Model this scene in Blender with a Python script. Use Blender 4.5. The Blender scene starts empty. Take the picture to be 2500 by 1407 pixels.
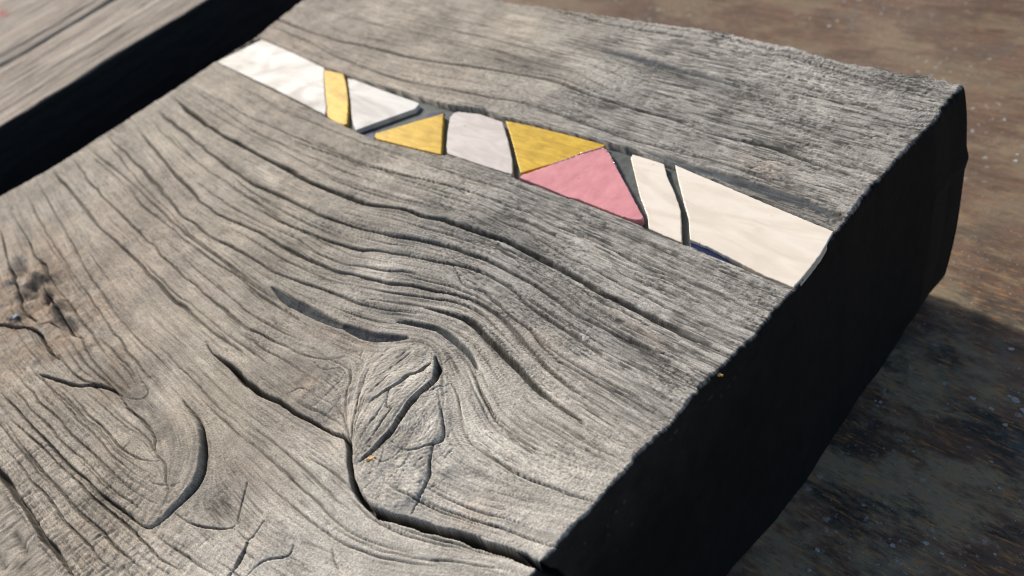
import bpy, bmesh, math, random
import numpy as np
from mathutils import Matrix, Vector

# ---------------------------------------------------------------- camera, light
MM = 0.001
T = 62.0                     # board thickness, mm (table top at z = 0, board top at z = 62 mm)
CH = 110.0                   # lens height above the board top, mm
FPX = 2038.46
RM = np.array([[0.68734718, -0.35440367, 0.63399677],
               [0.6757888, 0.63195838, -0.37939177],
               [-0.26620173, 0.68922177, 0.67387683]])

def at(u, v, z=0.0):
    """photo measurement -> mm in the plane z (relative to the board top)"""
    d = RM @ np.array([u - 1250.0, 703.5 - v, -FPX])
    t = -(CH - z) / d[2]
    return d[0] * t, d[1] * t

sc = bpy.context.scene
cam_d = bpy.data.cameras.new('camera'); cam = bpy.data.objects.new('camera', cam_d)
sc.collection.objects.link(cam); sc.camera = cam
cam_d.sensor_width = 36.0; cam_d.lens = FPX / 2500 * 36
cam_d.clip_start = 0.002; cam_d.clip_end = 20.0
m = Matrix([list(r) for r in RM]).to_4x4(); m.translation = Vector((0, 0, (T + CH) * MM))
cam.matrix_world = m
cam_d.dof.use_dof = True
cam_d.dof.focus_distance = 0.149
cam_d.dof.aperture_fstop = 22.0

SUN_EL, SUN_AZ = 36.0, 8.0          # the light travels along +X turned AZ degrees towards -Y
az = math.radians(SUN_AZ); el = math.radians(SUN_EL)
tosun = Vector((-math.cos(az) * math.cos(el), math.sin(az) * math.cos(el), math.sin(el)))
sun_d = bpy.data.lights.new('sun', 'SUN'); sun = bpy.data.objects.new('sun', sun_d)
sc.collection.objects.link(sun)
sun_d.energy = 4.2; sun_d.angle = math.radians(7.0); sun_d.color = (1.0, 0.95, 0.88)
sun.rotation_euler = tosun.to_track_quat('Z', 'Y').to_euler()
sun.location = (-0.6, 0.3, 0.8)
w = bpy.data.worlds.new('World'); sc.world = w; w.use_nodes = True
nt = w.node_tree; nt.nodes.clear()
sky = nt.nodes.new('ShaderNodeTexSky'); sky.sky_type = 'NISHITA'; sky.sun_disc = False
sky.sun_elevation = el
sky.sun_rotation = math.atan2(tosun.x, tosun.y)
bg = nt.nodes.new('ShaderNodeBackground'); bg.inputs[1].default_value = 0.15; sky.dust_density = 3.0; sky.ozone_density = 0.6
wo = nt.nodes.new('ShaderNodeOutputWorld')
nt.links.new(sky.outputs[0], bg.inputs[0]); nt.links.new(bg.outputs[0], wo.inputs[0])
sc.cycles.filter_width = 1.0
sc.view_settings.view_transform = 'Standard'; sc.view_settings.look = 'None'
sc.view_settings.exposure = 0.02; sc.view_settings.gamma = 1.0

# ---------------------------------------------------------------- helpers
rng = np.random.RandomState(7)
random.seed(7)
_G = np.random.RandomState(11).rand(8, 256, 256).astype(np.float32) * 2 - 1

def vnoise(x, y, scale, k=0):
    """smooth value noise in -1..1, feature size `scale`"""
    g = _G[k % 8]
    X = x / scale + 17.3 * k + 900; Y = y / scale + 9.1 * k + 900
    xi = np.floor(X).astype(np.int32); yi = np.floor(Y).astype(np.int32)
    fx = (X - xi).astype(np.float32); fy = (Y - yi).astype(np.float32)
    fx = fx * fx * (3 - 2 * fx); fy = fy * fy * (3 - 2 * fy)
    x0 = xi & 255; x1 = (xi + 1) & 255; y0 = yi & 255; y1 = (yi + 1) & 255
    return ((g[x0, y0] * (1 - fx) + g[x1, y0] * fx) * (1 - fy) + (g[x0, y1] * (1 - fx) + g[x1, y1] * fx) * fy)

def fbm(x, y, scale, k=0, n=3):
    s = 0; a = 1.0; t = 0
    for i in range(n):
        s = s + a * vnoise(x, y, scale / 2 ** i, k + i); t += a; a *= 0.55
    return s / t

def sstep(a, b, x):
    t = np.clip((x - a) / (b - a), 0, 1)
    return t * t * (3 - 2 * t)

def tag(o, label=None, cat=None, group=None, kind=None):
    if label: o['label'] = label
    if cat: o['category'] = cat
    if group: o['group'] = group
    if kind: o['kind'] = kind
    return o

def mat(name):
    mt = bpy.data.materials.new(name); mt.use_nodes = True
    n = mt.node_tree; b = n.nodes['Principled BSDF']
    return mt, n, b

def nd(n, typ, **kw):
    o = n.nodes.new(typ)
    for k, v in kw.items():
        if k.startswith('i_'):
            o.inputs[k[2:].replace('_', ' ')].default_value = v
        else:
            setattr(o, k, v)
    return o

# ---------------------------------------------------------------- materials
def wood_material(name, rough=0.85, fine=3800.0, bump=0.00007):
    mt, n, b = mat(name)
    L = n.links
    a = nd(n, 'ShaderNodeAttribute', attribute_name='Col')
    tc = nd(n, 'ShaderNodeTexCoord')
    n1 = nd(n, 'ShaderNodeTexNoise'); n1.inputs['Scale'].default_value = fine; n1.inputs['Detail'].default_value = 3
    n2 = nd(n, 'ShaderNodeTexNoise'); n2.inputs['Scale'].default_value = fine * 0.28; n2.inputs['Detail'].default_value = 2
    L.new(tc.outputs['Object'], n1.inputs['Vector']); L.new(tc.outputs['Object'], n2.inputs['Vector'])
    mr = nd(n, 'ShaderNodeMapRange'); mr.inputs[1].default_value = 0.3; mr.inputs[2].default_value = 0.7
    mr.inputs[3].default_value = 0.70; mr.inputs[4].default_value = 1.27
    L.new(n1.outputs['Fac'], mr.inputs[0])
    mx = nd(n, 'ShaderNodeMix', data_type='RGBA', blend_type='MULTIPLY'); mx.inputs[0].default_value = 1.0
    L.new(a.outputs['Color'], mx.inputs[6]); L.new(mr.outputs[0], mx.inputs[7])
    L.new(mx.outputs[2], b.inputs['Base Color'])
    b.inputs['Roughness'].default_value = rough
    b.inputs['Specular IOR Level'].default_value = 0.25
    ad = nd(n, 'ShaderNodeMath', operation='ADD')
    L.new(n1.outputs['Fac'], ad.inputs[0]); L.new(n2.outputs['Fac'], ad.inputs[1])
    bp = nd(n, 'ShaderNodeBump'); bp.inputs['Strength'].default_value = 0.8; bp.inputs['Distance'].default_value = bump
    L.new(ad.outputs[0], bp.inputs['Height']); L.new(bp.outputs[0], b.inputs['Normal'])
    return mt

M_WOOD = wood_material('weathered wood')
M_WOOD2 = wood_material('weathered crosspiece wood', fine=1500)

def glass_material(name, col, col2, rough=0.15, wisp=90.0, wisp_amt=0.5, bumpd=0.00012, stretch=(1, 1, 1), coat=0.05, fleck=(0.1, 0.08, 0.05), spec=0.28, metal=0.0):
    mt, n, b = mat(name); L = n.links
    tc = nd(n, 'ShaderNodeTexCoord')
    mp = nd(n, 'ShaderNodeMapping'); mp.inputs['Scale'].default_value = stretch
    mp.inputs['Rotation'].default_value = (0, 0, math.radians(-35))
    L.new(tc.outputs['Object'], mp.inputs['Vector'])
    n1 = nd(n, 'ShaderNodeTexNoise'); n1.inputs['Scale'].default_value = wisp; n1.inputs['Detail'].default_value = 4
    n1.inputs['Distortion'].default_value = 1.6
    L.new(mp.outputs[0], n1.inputs['Vector'])
    cr = nd(n, 'ShaderNodeValToRGB'); cr.color_ramp.elements[0].position = 0.5 - 0.25 * wisp_amt - 0.05
    cr.color_ramp.elements[1].position = 0.5 + 0.25 * wisp_amt
    cr.color_ramp.elements[0].color = (*col2, 1); cr.color_ramp.elements[1].color = (*col, 1)
    L.new(n1.outputs['Fac'], cr.inputs[0])
    # small dark specks and dust
    n3 = nd(n, 'ShaderNodeTexNoise'); n3.inputs['Scale'].default_value = 900; n3.inputs['Detail'].default_value = 2
    L.new(tc.outputs['Object'], n3.inputs['Vector'])
    cr3 = nd(n, 'ShaderNodeValToRGB'); cr3.color_ramp.elements[0].position = 0.74; cr3.color_ramp.elements[1].position = 0.80
    L.new(n3.outputs['Fac'], cr3.inputs[0])
    mx = nd(n, 'ShaderNodeMix', data_type='RGBA'); L.new(cr3.outputs[0], mx.inputs[0])
    L.new(cr.outputs[0], mx.inputs[6]); mx.inputs[7].default_value = (*fleck, 1)
    L.new(mx.outputs[2], b.inputs['Base Color'])
    b.inputs['Roughness'].default_value = rough
    b.inputs['Specular IOR Level'].default_value = spec
    b.inputs['Metallic'].default_value = metal
    b.inputs['Coat Weight'].default_value = coat; b.inputs['Coat Roughness'].default_value = 0.12
    n2 = nd(n, 'ShaderNodeTexNoise'); n2.inputs['Scale'].default_value = 260; n2.inputs['Detail'].default_value = 3
    L.new(tc.outputs['Object'], n2.inputs['Vector'])
    bp = nd(n, 'ShaderNodeBump'); bp.inputs['Strength'].default_value = 0.7; bp.inputs['Distance'].default_value = bumpd
    L.new(n2.outputs['Fac'], bp.inputs['Height']); L.new(bp.outputs[0], b.inputs['Normal']); L.new(bp.outputs[0], b.inputs['Coat Normal'])
    return mt

M_IVORY = glass_material('ivory glass', (0.70, 0.63, 0.53), (0.61, 0.535, 0.435), wisp=60, stretch=(1, 3.5, 1))
M_PEARL = glass_material('streaky white glass', (0.62, 0.60, 0.555), (0.33, 0.32, 0.285), wisp=42, stretch=(1, 2.2, 1), wisp_amt=0.45, rough=.12)
M_PALE = glass_material('pale greige glass', (0.56, 0.51, 0.465), (0.46, 0.41, 0.37), wisp=80, stretch=(1, 3, 1))
M_YELLOW = glass_material('golden yellow glass', (0.60, 0.385, 0.03), (0.36, 0.215, 0.010), wisp=120, stretch=(1, 4, 1), wisp_amt=.8, bumpd=0.0002, spec=.25, rough=0.3, metal=.08)
M_PINK = glass_material('pink glass', (0.57, 0.235, 0.245), (0.49, 0.19, 0.205), wisp=110, bumpd=0.0004, rough=0.25)
M_BLUE = glass_material('cobalt blue glass', (0.003, 0.009, 0.055), (0.002, 0.006, 0.035), rough=0.3)

mt, n, b = mat('dark slate grout'); M_GROUT = mt
tc = nd(n, 'ShaderNodeTexCoord'); n1 = nd(n, 'ShaderNodeTexNoise'); n1.inputs['Scale'].default_value = 420; n1.inputs['Detail'].default_value = 4
n.links.new(tc.outputs['Object'], n1.inputs['Vector'])
cr = nd(n, 'ShaderNodeValToRGB'); cr.color_ramp.elements[0].color = (0.022, 0.03, 0.03, 1); cr.color_ramp.elements[1].color = (0.07, 0.085, 0.08, 1)
cr.color_ramp.elements[0].position = 0.3; cr.color_ramp.elements[1].position = 0.7
n.links.new(n1.outputs['Fac'], cr.inputs[0]); n.links.new(cr.outputs[0], b.inputs['Base Color']); b.inputs['Roughness'].default_value = 0.7
bp = nd(n, 'ShaderNodeBump'); bp.inputs['Strength'].default_value = 0.6; bp.inputs['Distance'].default_value = 0.0002
n.links.new(n1.outputs['Fac'], bp.inputs['Height']); n.links.new(bp.outputs[0], b.inputs['Normal'])

def plain(name, c, rough=0.7):
    mt, n, b = mat(name)
    tc = nd(n, 'ShaderNodeTexCoord'); q = nd(n, 'ShaderNodeTexNoise'); q.inputs['Scale'].default_value = 1200
    n.links.new(tc.outputs['Object'], q.inputs['Vector'])
    r = nd(n, 'ShaderNodeValToRGB'); r.color_ramp.elements[0].color = (*[x * 0.6 for x in c], 1); r.color_ramp.elements[1].color = (*[min(1, x * 1.3) for x in c], 1)
    n.links.new(q.outputs['Fac'], r.inputs[0]); n.links.new(r.outputs[0], b.inputs['Base Color'])
    b.inputs['Roughness'].default_value = rough
    return mt

# ---------------------------------------------------------------- traced grain
# (kind, width mm, depth mm, points measured in the photograph)
S = []
def st(kind, w, d, *p): S.append((kind, w, d, p))
# far of the inlay
st('a', .9, .55, (560,5),(679,50),(820,98),(900,114),(1012,143),(1140,162),(1204,172),(1300,188),(1362,202),(1470,243),(1560,268),(1650,294),(1740,326),(1816,345),(1888,363),(1996,400),(2068,425),(2145,452))
st('v', .8, .30, (640,60),(740,95),(828,140),(950,185),(1080,215),(1200,240),(1320,262),(1440,305),(1560,345),(1680,375),(1800,410),(1920,455),(2030,490))
st('lens', 1.9, .8, (1465,122),(1520,135),(1570,150),(1640,170),(1700,185),(1760,200),(1825,219))
st('v', .5, .35, (1180,-5),(1270,8),(1400,35),(1480,56),(1600,76),(1708,97),(1780,112),(1960,151),(2140,202),(2290,240))
st('v', .4, .35, (1859,241),(1960,274),(2068,306),(2140,320),(2240,338))
st('v', .35, .3, (1900,215),(2000,240),(2110,262),(2220,290),(2285,285))
st('v', .3, .3, (2000,345),(2070,352),(2122,360),(2194,375))
st('v', .3, .3, (2040,425),(2080,432),(2122,446))
st('lens', 2.2, .9, (1560,365),(1672,407),(1744,432),(1816,454),(1888,475),(1960,497),(2062,540))
st('v', .4, .3, (900,30),(1050,62),(1200,95),(1330,128),(1450,160),(1560,200),(1680,232),(1800,265),(1920,300),(2040,345),(2130,385))
st('v', .35, .25, (760,10),(900,55),(1050,88),(1200,120),(1300,150),(1420,182),(1500,220),(1600,250))
st('v', .3, .25, (1050,10),(1200,42),(1400,85),(1560,118),(1750,158),(1900,195),(2050,240),(2180,280))
st('v', .3, .25, (1350,20),(1500,45),(1650,70),(1850,112),(2050,162),(2250,215))
st('v', .3, .25, (1500,235),(1640,262),(1800,305),(1950,345),(2100,395))
st('f', 0, 0, (1200,262),(1300,283),(1480,335),(1600,375),(1700,405))
st('f', 0, 0, (700,110),(850,165),(1000,225),(1150,262),(1240,285))
# near of the inlay
st('a', 1.15, 1.5, (425,238),(468,281),(522,317),(612,370),(673,400),(756,445),(846,483),(900,502),(980,512),(1025,528),(1092,544),(1172,570),(1236,592),(1276,612),(1340,641),(1404,679),(1468,714),(1516,737),(1580,772),(1644,804),(1708,836),(1785,872))
st('a', .85, .8, (378,266),(450,324),(505,368),(567,416),(628,454),(698,486),(756,515),(804,534),(852,550),(910,566),(980,582),(1044,592),(1108,610),(1180,631),(1244,663),(1308,698),(1356,734),(1404,766),(1452,788),(1516,820),(1600,862),(1690,915))
st('a', .7, .75, (610,500),(698,547),(756,570),(804,589),(878,612),(916,613),(980,624),(1044,637),(1108,651),(1164,663),(1206,682),(1254,708),(1292,743),(1340,778),(1388,810),(1436,846),(1484,878),(1548,904))
st('a', .8, .75, (330,310),(430,430),(500,500),(564,538),(625,566),(692,602),(756,637),(820,662),(884,678),(948,691),(1012,701),(1076,714),(1140,730),(1188,752),(1236,785),(1266,823),(1298,855),(1340,900),(1400,950),(1450,985))
st('a', .7, .6, (259,331),(324,392),(389,457),(438,522),(480,548),(512,577),(592,618),(672,666),(736,692),(800,711),(852,730),(884,745),(948,758),(1020,768))
st('a', .6, .5, (210,360),(300,430),(380,505),(440,560),(502,607),(548,640),(596,682),(660,722),(700,742))
st('lens', 2.3, 1.5, (660,700),(692,738),(724,757),(788,785),(830,800),(852,802))
st('lens', 2.4, 1.7, (828,793),(850,808),(880,824),(916,832),(974,831),(1000,824))
st('v', .5, .5, (173,382),(216,440),(272,500),(336,564),(384,609),(403,634),(448,673),(512,724),(608,801),(672,833),(740,866))
st('a', .8, .6, (126,410),(160,455),(198,500),(243,558),(288,596),(339,647),(410,718),(448,753),(512,807),(560,839),(610,880))
st('v', .45, .4, (300,440),(346,500),(390,535),(448,583),(512,630),(576,672),(624,712),(690,756),(768,804))
st('v', .4, .35, (560,425),(640,485),(720,530),(800,565),(860,590))
st('v', .35, .3, (470,440),(560,500),(640,545),(730,585),(800,630),(900,655),(1000,668),(1100,690))
st('v', .35, .3, (90,440),(140,530),(200,640),(240,705),(278,762),(342,833),(384,874),(448,938))
st('v', .4, .3, (60,470),(110,560),(160,640),(220,730),(270,800),(330,880),(400,960),(440,1000))
st('f', 0, 0, (40,490),(80,570),(130,660),(200,760),(260,840))
# between the inlay and the long groove
st('v', .45, .5, (700,340),(820,380),(930,412),(1028,435),(1108,454),(1172,477),(1236,502),(1292,519),(1340,542),(1388,561),(1436,583),(1500,612),(1600,660),(1700,700))
st('v', .3, .35, (1290,480),(1362,506),(1404,519),(1452,545),(1516,567),(1600,600),(1700,645),(1830,700))
st('v', .4, .4, (1484,654),(1550,680),(1618,705),(1676,727),(1718,740),(1756,759),(1788,775))
st('v', .4, .4, (1180,520),(1228,548),(1292,570),(1340,596),(1388,628),(1452,660),(1516,692),(1600,735),(1700,785),(1800,830))
st('v', .35, .35, (480,215),(600,280),(720,335),(850,385),(960,425),(1040,455),(1120,480))
st('v', .3, .3, (560,200),(700,270),(850,335),(1000,385),(1120,425),(1250,465),(1400,530))
st('v', .3, .3, (1400,590),(1500,635),(1620,680),(1740,730),(1840,780))
st('v', .3, .3, (1500,560),(1620,612),(1740,665),(1880,735))
st('v', .3, .25, (440,225),(560,300),(680,365),(800,425),(900,462),(1000,490),(1100,520),(1200,560))
st('v', .3, .3, (1560,735),(1640,775),(1740,815),(1800,845))
# inside the bend
st('a', .55, .6, (1100,640),(1132,692),(1190,721),(1244,766),(1292,804),(1324,839),(1372,884),(1420,910),(1480,950),(1560,1000))
st('v', .4, .5, (850,693),(960,716),(1060,730),(1120,742),(1170,765),(1215,800),(1250,840))
st('v', .3, .4, (900,730),(1000,745),(1100,762),(1180,790))
st('a', 1.1, 1.6, (1030,750),(1084,763),(1132,779),(1164,801),(1196,833),(1228,865),(1260,900),(1292,932),(1324,961),(1372,1000),(1404,1022),(1450,1056))
st('lens', 1.4, 1.5, (965,788),(1020,795),(1068,808),(1110,838),(1142,866),(1170,905))
st('v', .3, .5, (1142,866),(1160,893),(1169,948),(1186,987),(1212,1022),(1244,1054),(1292,1090),(1350,1122))
st('v', .3, .3, (1095,834),(1148,894),(1176,958),(1214,1016),(1276,1064),(1340,1102),(1400,1130))
st('v', .25, .25, (1118,870),(1144,920),(1169,980),(1202,1034),(1252,1080),(1306,1120))
st('v', .3, .3, (1230,800),(1290,860),(1350,915),(1420,965),(1500,1010),(1560,1045))
st('v', .3, .3, (1180,720),(1260,775),(1330,835),(1400,885),(1480,930),(1580,985),(1650,1020))
st('v', .3, .3, (1320,660),(1400,715),(1500,775),(1600,830),(1700,880))
st('v', .3, .3, (1260,640),(1340,690),(1420,745),(1500,800),(1600,855),(1690,905))
st('v', .3, .25, (1500,870),(1580,910),(1640,950),(1690,975))
st('v', .3, .3, (1400,900),(1480,945),(1560,985),(1650,1030))
st('v', .3, .25, (1200,690),(1280,735),(1360,790),(1440,845),(1530,895),(1620,945),(1670,985))
st('f', 0, 0, (1350,1000),(1450,1060),(1560,1110))
st('f', 0, 0, (1200,1080),(1300,1130),(1400,1170),(1500,1190))
st('f', 0, 0, (1100,1180),(1200,1215),(1300,1240),(1420,1260))
st('f', 0, 0, (1080,1250),(1180,1280),(1300,1320))
# the split running to the end of the board
st('a', .85, 2.2, (499,833),(518,862),(560,897),(592,932),(612,945),(684,987),(756,1028),(810,1055),(846,1075))
st('y', .8, 4.0, (800,1050),(841,1070),(854,1096),(857,1134),(863,1176),(880,1215),(910,1243),(940,1260))
st('y', 1.25, 7.0, (900,1235),(940,1260),(1000,1276),(1060,1295),(1130,1312),(1200,1333),(1260,1355),(1310,1375),(1380,1405),(1480,1440))
# knot
st('c', 1.05, 2.6, (1065,874),(1073,910),(1065,942),(1036,971),(1007,1006),(982,1041),(962,1070),(930,1099),(905,1118),(884,1133))
st('c', .55, 1.5, (1056,893),(1026,920),(1001,929),(982,948),(956,964),(930,980),(905,995))
st('x', .3, 1., (958,966),(954,1006),(966,1012),(943,1038),(918,1073),(890,1104))
st('x', .25, .8, (1104,942),(1068,961),(1045,975))
st('v', .25, .6, (1095,925),(1119,974),(1132,1022),(1140,1050))
st('x', .25, .7, (1074,965),(1084,1022),(1089,1070),(1078,1089),(1046,1099),(1004,1112),(978,1102),(966,1086))
st('x', .35, 1., (1062,1093),(1055,1134),(1055,1166),(1042,1198),(1028,1224),(1004,1260))
st('v', .25, .7, (900,905),(889,942),(879,974),(870,1022),(860,1072))
st('v', .2, .6, (946,1105),(937,1137),(921,1163)); st('x', .2, .6, (915,1120),(937,1140),(972,1128),(982,1110))
st('x', .2, .6, (1010,1115),(988,1153),(972,1170)); st('x', .2, .5, (958,1150),(985,1155),(1002,1135))
st('v', .2, .5, (922,930),(945,915),(990,880),(1010,860)); st('v', .2, .5, (905,980),(930,950),(968,915),(1000,893))
st('v', .2, .5, (880,1090),(905,1050),(935,1015),(955,985)); st('v', .2, .5, (893,1070),(915,1035),(940,1010))
st('x', .2, .4, (1000,1000),(1020,990),(1050,985),(1068,975)); st('v', .2, .4, (880,1160),(900,1130),(930,1110),(965,1085))
st('f', 0, 0, (910,960),(950,920),(1000,870)); st('f', 0, 0, (960,1090),(1010,1040),(1060,990)); st('f', 0, 0, (1000,1100),(1040,1060),(1075,1010))
st('f', 0, 0, (880,1190),(900,1220),(950,1245)); st('f', 0, 0, (905,1180),(930,1215),(990,1240))
# lower left tongue
st('hook', 1.0, 2.0, (440,972),(457,990),(479,1015),(497,1051),(504,1102),(500,1152),(482,1192),(443,1235),(407,1271),(367,1292),(346,1288))
st('v', .5, .9, (375,1293),(346,1286),(306,1256),(252,1210),(216,1174),(180,1145),(144,1109),(90,1055),(36,997),(0,961))
st('v', .35, .4, (374,1267),(342,1246),(288,1206),(252,1170),(198,1116),(144,1069),(72,994),(18,936))
st('v', .35, .4, (395,1240),(360,1224),(306,1181),(252,1130),(198,1080),(144,1026),(90,972),(36,911))
st('v', .3, .35, (378,1188),(342,1166),(288,1123),(252,1087),(216,1050),(173,1004),(120,950))
st('v', .3, .5, (400,1141),(360,1134),(324,1116),(288,1087),(259,1055),(215,1010),(170,960))
st('v', .3, .4, (364,1076),(324,1058),(288,1026),(252,994),(215,965))
st('f', 0, 0, (450,1200),(480,1150),(486,1100),(470,1045)); st('f', 0, 0, (430,1180),(450,1130),(450,1080),(430,1030))
st('x', .2, .5, (378,1188),(400,1196),(430,1200),(450,1192)); st('x', .2, .5, (298,1108),(315,1095),(325,1080)); st('x', .2, .5, (340,1135),(350,1112))
st('v', .4, .6, (446,1404),(378,1350),(324,1300),(274,1256),(234,1217),(180,1166),(126,1116),(72,1066),(18,1019))
st('v', .4, .5, (367,1404),(306,1357),(252,1303),(180,1231),(126,1174),(72,1116),(14,1033))
st('v', .35, .5, (288,1404),(234,1350),(162,1274),(108,1206),(54,1145),(0,1080))
st('a', 1.1, 1.7, (-60,1100),(0,1163),(29,1199),(61,1253),(90,1296),(137,1354),(195,1425))
st('v', .35, .5, (112,1404),(54,1332),(0,1264)); st('v', .35, .4, (30,1414),(0,1368),(-50,1300))
st('v', .4, .5, (378,1307),(432,1343),(504,1395),(560,1430))
st('x', .35, .7, (425,1252),(468,1278),(522,1289),(569,1287),(587,1267)); st('x', .35, .9, (580,1270),(594,1217),(603,1190),(606,1175))
st('x', .3, .6, (572,1289),(605,1321),(626,1296),(641,1276),(655,1280)); st('y', .8, 1.6, (605,1321),(598,1345),(576,1386),(555,1412))
st('x', .4, .8, (600,1410),(648,1372),(702,1357),(714,1345),(718,1328)); st('x', .4, .6, (812,1336),(817,1379),(835,1412))
st('v', .3, .6, (756,1116),(810,1152),(846,1184),(875,1215)); st('v', .3, .4, (875,1215),(900,1245),(950,1285),(1000,1305))
st('v', .3, .3, (560,1000),(640,1060),(700,1110),(760,1160),(820,1220),(880,1270))
st('f', 0, 0, (600,1130),(700,1220),(800,1300),(900,1360)); st('f', 0, 0, (700,1300),(850,1350),(1000,1380),(1150,1390))
st('f', 0, 0, (540,1080),(580,1150),(640,1220)); st('v', .3, .4, (820,1290),(880,1320),(930,1340))
st('v', .3, .4, (870,1320),(930,1345),(1000,1360)); st('f', 0, 0, (640,920),(720,980),(800,1020))
# upper left damage
st('y', .7, 2.2, (-30,790),(0,793),(32,801),(64,803),(96,817),(128,862),(150,880))
st('y', .7, 1.9, (100,915),(115,923),(155,934),(191,945),(230,945),(274,954),(295,970))
st('a', .6, 1.2, (290,965),(317,1004),(346,1030),(367,1055),(382,1080),(389,1116),(400,1140))
st('hook', .5, .9, (320,880),(333,903),(346,929),(360,957),(352,975),(324,976),(292,965))
st('v', .3, .4, (240,820),(288,868),(320,905),(345,950)); st('v', .3, .4, (180,800),(225,870),(270,930),(320,968))
st('v', .4, .6, (150,880),(180,910),(215,935),(250,942)); st('v', .3, .4, (60,880),(110,935),(170,990),(230,1040))
st('v', .3, .4, (150,830),(200,900),(250,945))

st('v', .3, .35, (250,335),(300,395),(350,455),(410,515),(470,575),(540,630),(610,685),(680,730))
st('v', .3, .35, (420,330),(480,395),(545,440),(620,490),(700,545),(770,580),(850,620),(930,640))
st('v', .3, .3, (350,275),(420,345),(500,410),(570,455),(640,500),(720,550))
st('v', .3, .3, (470,215),(540,265),(620,320),(700,360),(800,400),(900,440))
st('v', .35, .35, (30,520),(80,610),(130,690),(190,770),(250,850),(300,910))
st('v', .3, .3, (380,560),(450,630),(520,690),(600,755),(680,805),(760,840))
st('v', .3, .3, (330,620),(400,690),(480,755),(560,820),(640,880),(700,930))
st('v', .3, .3, (480,960),(560,1040),(620,1090),(690,1150),(760,1210),(800,1260))
st('x', .25, .5, (700,965),(735,950),(770,960)); st('x', .25, .5, (770,990),(800,965),(830,935),(850,900)); st('x', .25, .5, (800,1010),(825,985),(845,950))
st('x', .25, .5, (760,880),(790,905),(830,900)); st('x', .25, .5, (690,840),(740,870),(800,880),(850,870))
st('c', .5, 1.6, (20,640),(35,680),(48,720),(60,760),(90,790)); st('c', .45, 1.4, (110,700),(125,735),(150,765),(165,800),(200,830))
st('c', .4, 1.2, (60,570),(80,620),(110,650),(135,700)); st('v', .5, 1.0, (0,560),(15,620),(30,660)); st('y', .35, 1.0, (90,800),(120,790),(150,800))
st('v', .25, .5, (255,880),(290,915),(320,955)); st('v', .25, .5, (275,870),(310,905),(335,945)); st('v', .25, .5, (235,890),(270,930),(300,960))
DOTS = [(915,742,44,16,42),(1045,720,34,13,26),(805,747,16,10,9),(1435,972,22,12,12),(1060,590,20,8,6),(1030,548,30,8,10),(1010,672,28,8,10),(1150,685,22,7,8),(640,790,26,10,7),(560,560,30,12,7)]
SPOTS = [  # u, v, ru, rv, tilt(deg), darkening
 (1270,152,110,22,8,.42),(1620,168,190,14,19,.40),(1060,515,45,15,14,.3),(1250,560,90,24,25,.30),(1330,590,90,20,28,.3),
 (1880,480,200,20,21,.42),(1400,745,90,26,33,.22),(1560,860,60,30,25,.2),(540,1235,42,44,10,.55),(90,690,70,110,30,.22),
 (250,900,120,60,30,.22),(400,1065,60,40,30,.2),(760,900,90,60,20,.12),(1290,1010,70,40,20,.12),(2080,350,90,30,20,.2),(480,1170,16,70,12,.18),(1020,920,60,50,-30,-.04),
 (1100,1180,60,60,0,-.10),(1250,1120,120,70,20,-.14),(1180,1060,60,40,20,-.16),(870,930,30,60,20,-.14),(730,630,40,20,20,-.1)]
def P2(pts): return np.array([at(*p) for p in pts])

def catmull(p, step):
    p = np.asarray(p, float)
    if len(p) == 2:
        k = max(2, int(np.hypot(*(p[1] - p[0])) / step)); t = np.linspace(0, 1, k)[:, None]
        return p[0] * (1 - t) + p[1] * t
    q = np.vstack([2 * p[0] - p[1], p, 2 * p[-1] - p[-2]]); out = []
    for i in range(1, len(q) - 2):
        k = max(1, int(np.ceil(np.hypot(*(q[i + 1] - q[i])) / step)))
        for t in np.arange(k) / k:
            out.append(0.5 * ((2 * q[i]) + (q[i + 1] - q[i - 1]) * t + (2 * q[i - 1] - 5 * q[i] + 4 * q[i + 1] - q[i + 2]) * t ** 2 + (-q[i - 1] + 3 * q[i] - 3 * q[i + 1] + q[i + 2]) * t ** 3))
    out.append(q[-2]); return np.array(out)

KW = {'v': (1.05, 2.0), 'a': (.86, 1.9), 'lens': (.58, 1.6), 'hook': (.5, 1.2), 'c': (0.55, 1.1), 'f': (1, 1)}
FLOW = [e[0] not in ('x', 'y') for e in S]
S = [({'x': 'v', 'y': 'c'}.get(k, k), w_, d_, p) for k, w_, d_, p in S]
STW = [(k, w_ * KW[k][0], d_ * KW[k][1], catmull(P2(p), 0.9)) for k, w_, d_, p in S]

# ---- orientation field from the traced lines
X0, X1, Y0, Y1 = -284.0, -52.0, -60.0, 160.0
cs = 2.0
cx = np.arange(X0, X1 + cs, cs); cy = np.arange(Y0, Y1 + cs, cs)
CX, CY = np.meshgrid(cx, cy, indexing='ij')
mid = []; ang = []; wt = []
for (k, w_, d_, q), fl_ in zip(STW, FLOW):
    if not fl_: continue
    q2 = q[::2] if len(q) > 4 else q
    dd = np.diff(q2, axis=0); l = np.hypot(dd[:, 0], dd[:, 1]) + 1e-9
    mid.append((q2[1:] + q2[:-1]) / 2); ang.append(2 * np.arctan2(dd[:, 1], dd[:, 0])); wt.append(l)
for x in np.arange(-290, -50, 12.):     # straight grain beyond the traced part
    mid.append(np.array([[x, 165.]])); ang.append(np.array([0.])); wt.append(np.array([12.]))
mid = np.vstack(mid); ang = np.concatenate(ang); wt = np.concatenate(wt)
c2 = np.zeros(CX.shape); s2 = np.zeros(CX.shape)
for i in range(len(cx)):
    d2 = (CX[i][:, None] - mid[:, 0]) ** 2 + (CY[i][:, None] - mid[:, 1]) ** 2
    ww = wt / (d2 + 1.2) ** 1.6
    c2[i] = (ww * np.cos(ang)).sum(1); s2[i] = (ww * np.sin(ang)).sum(1)
nn = np.hypot(c2, s2) + 1e-12; c2 /= nn; s2 /= nn

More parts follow.
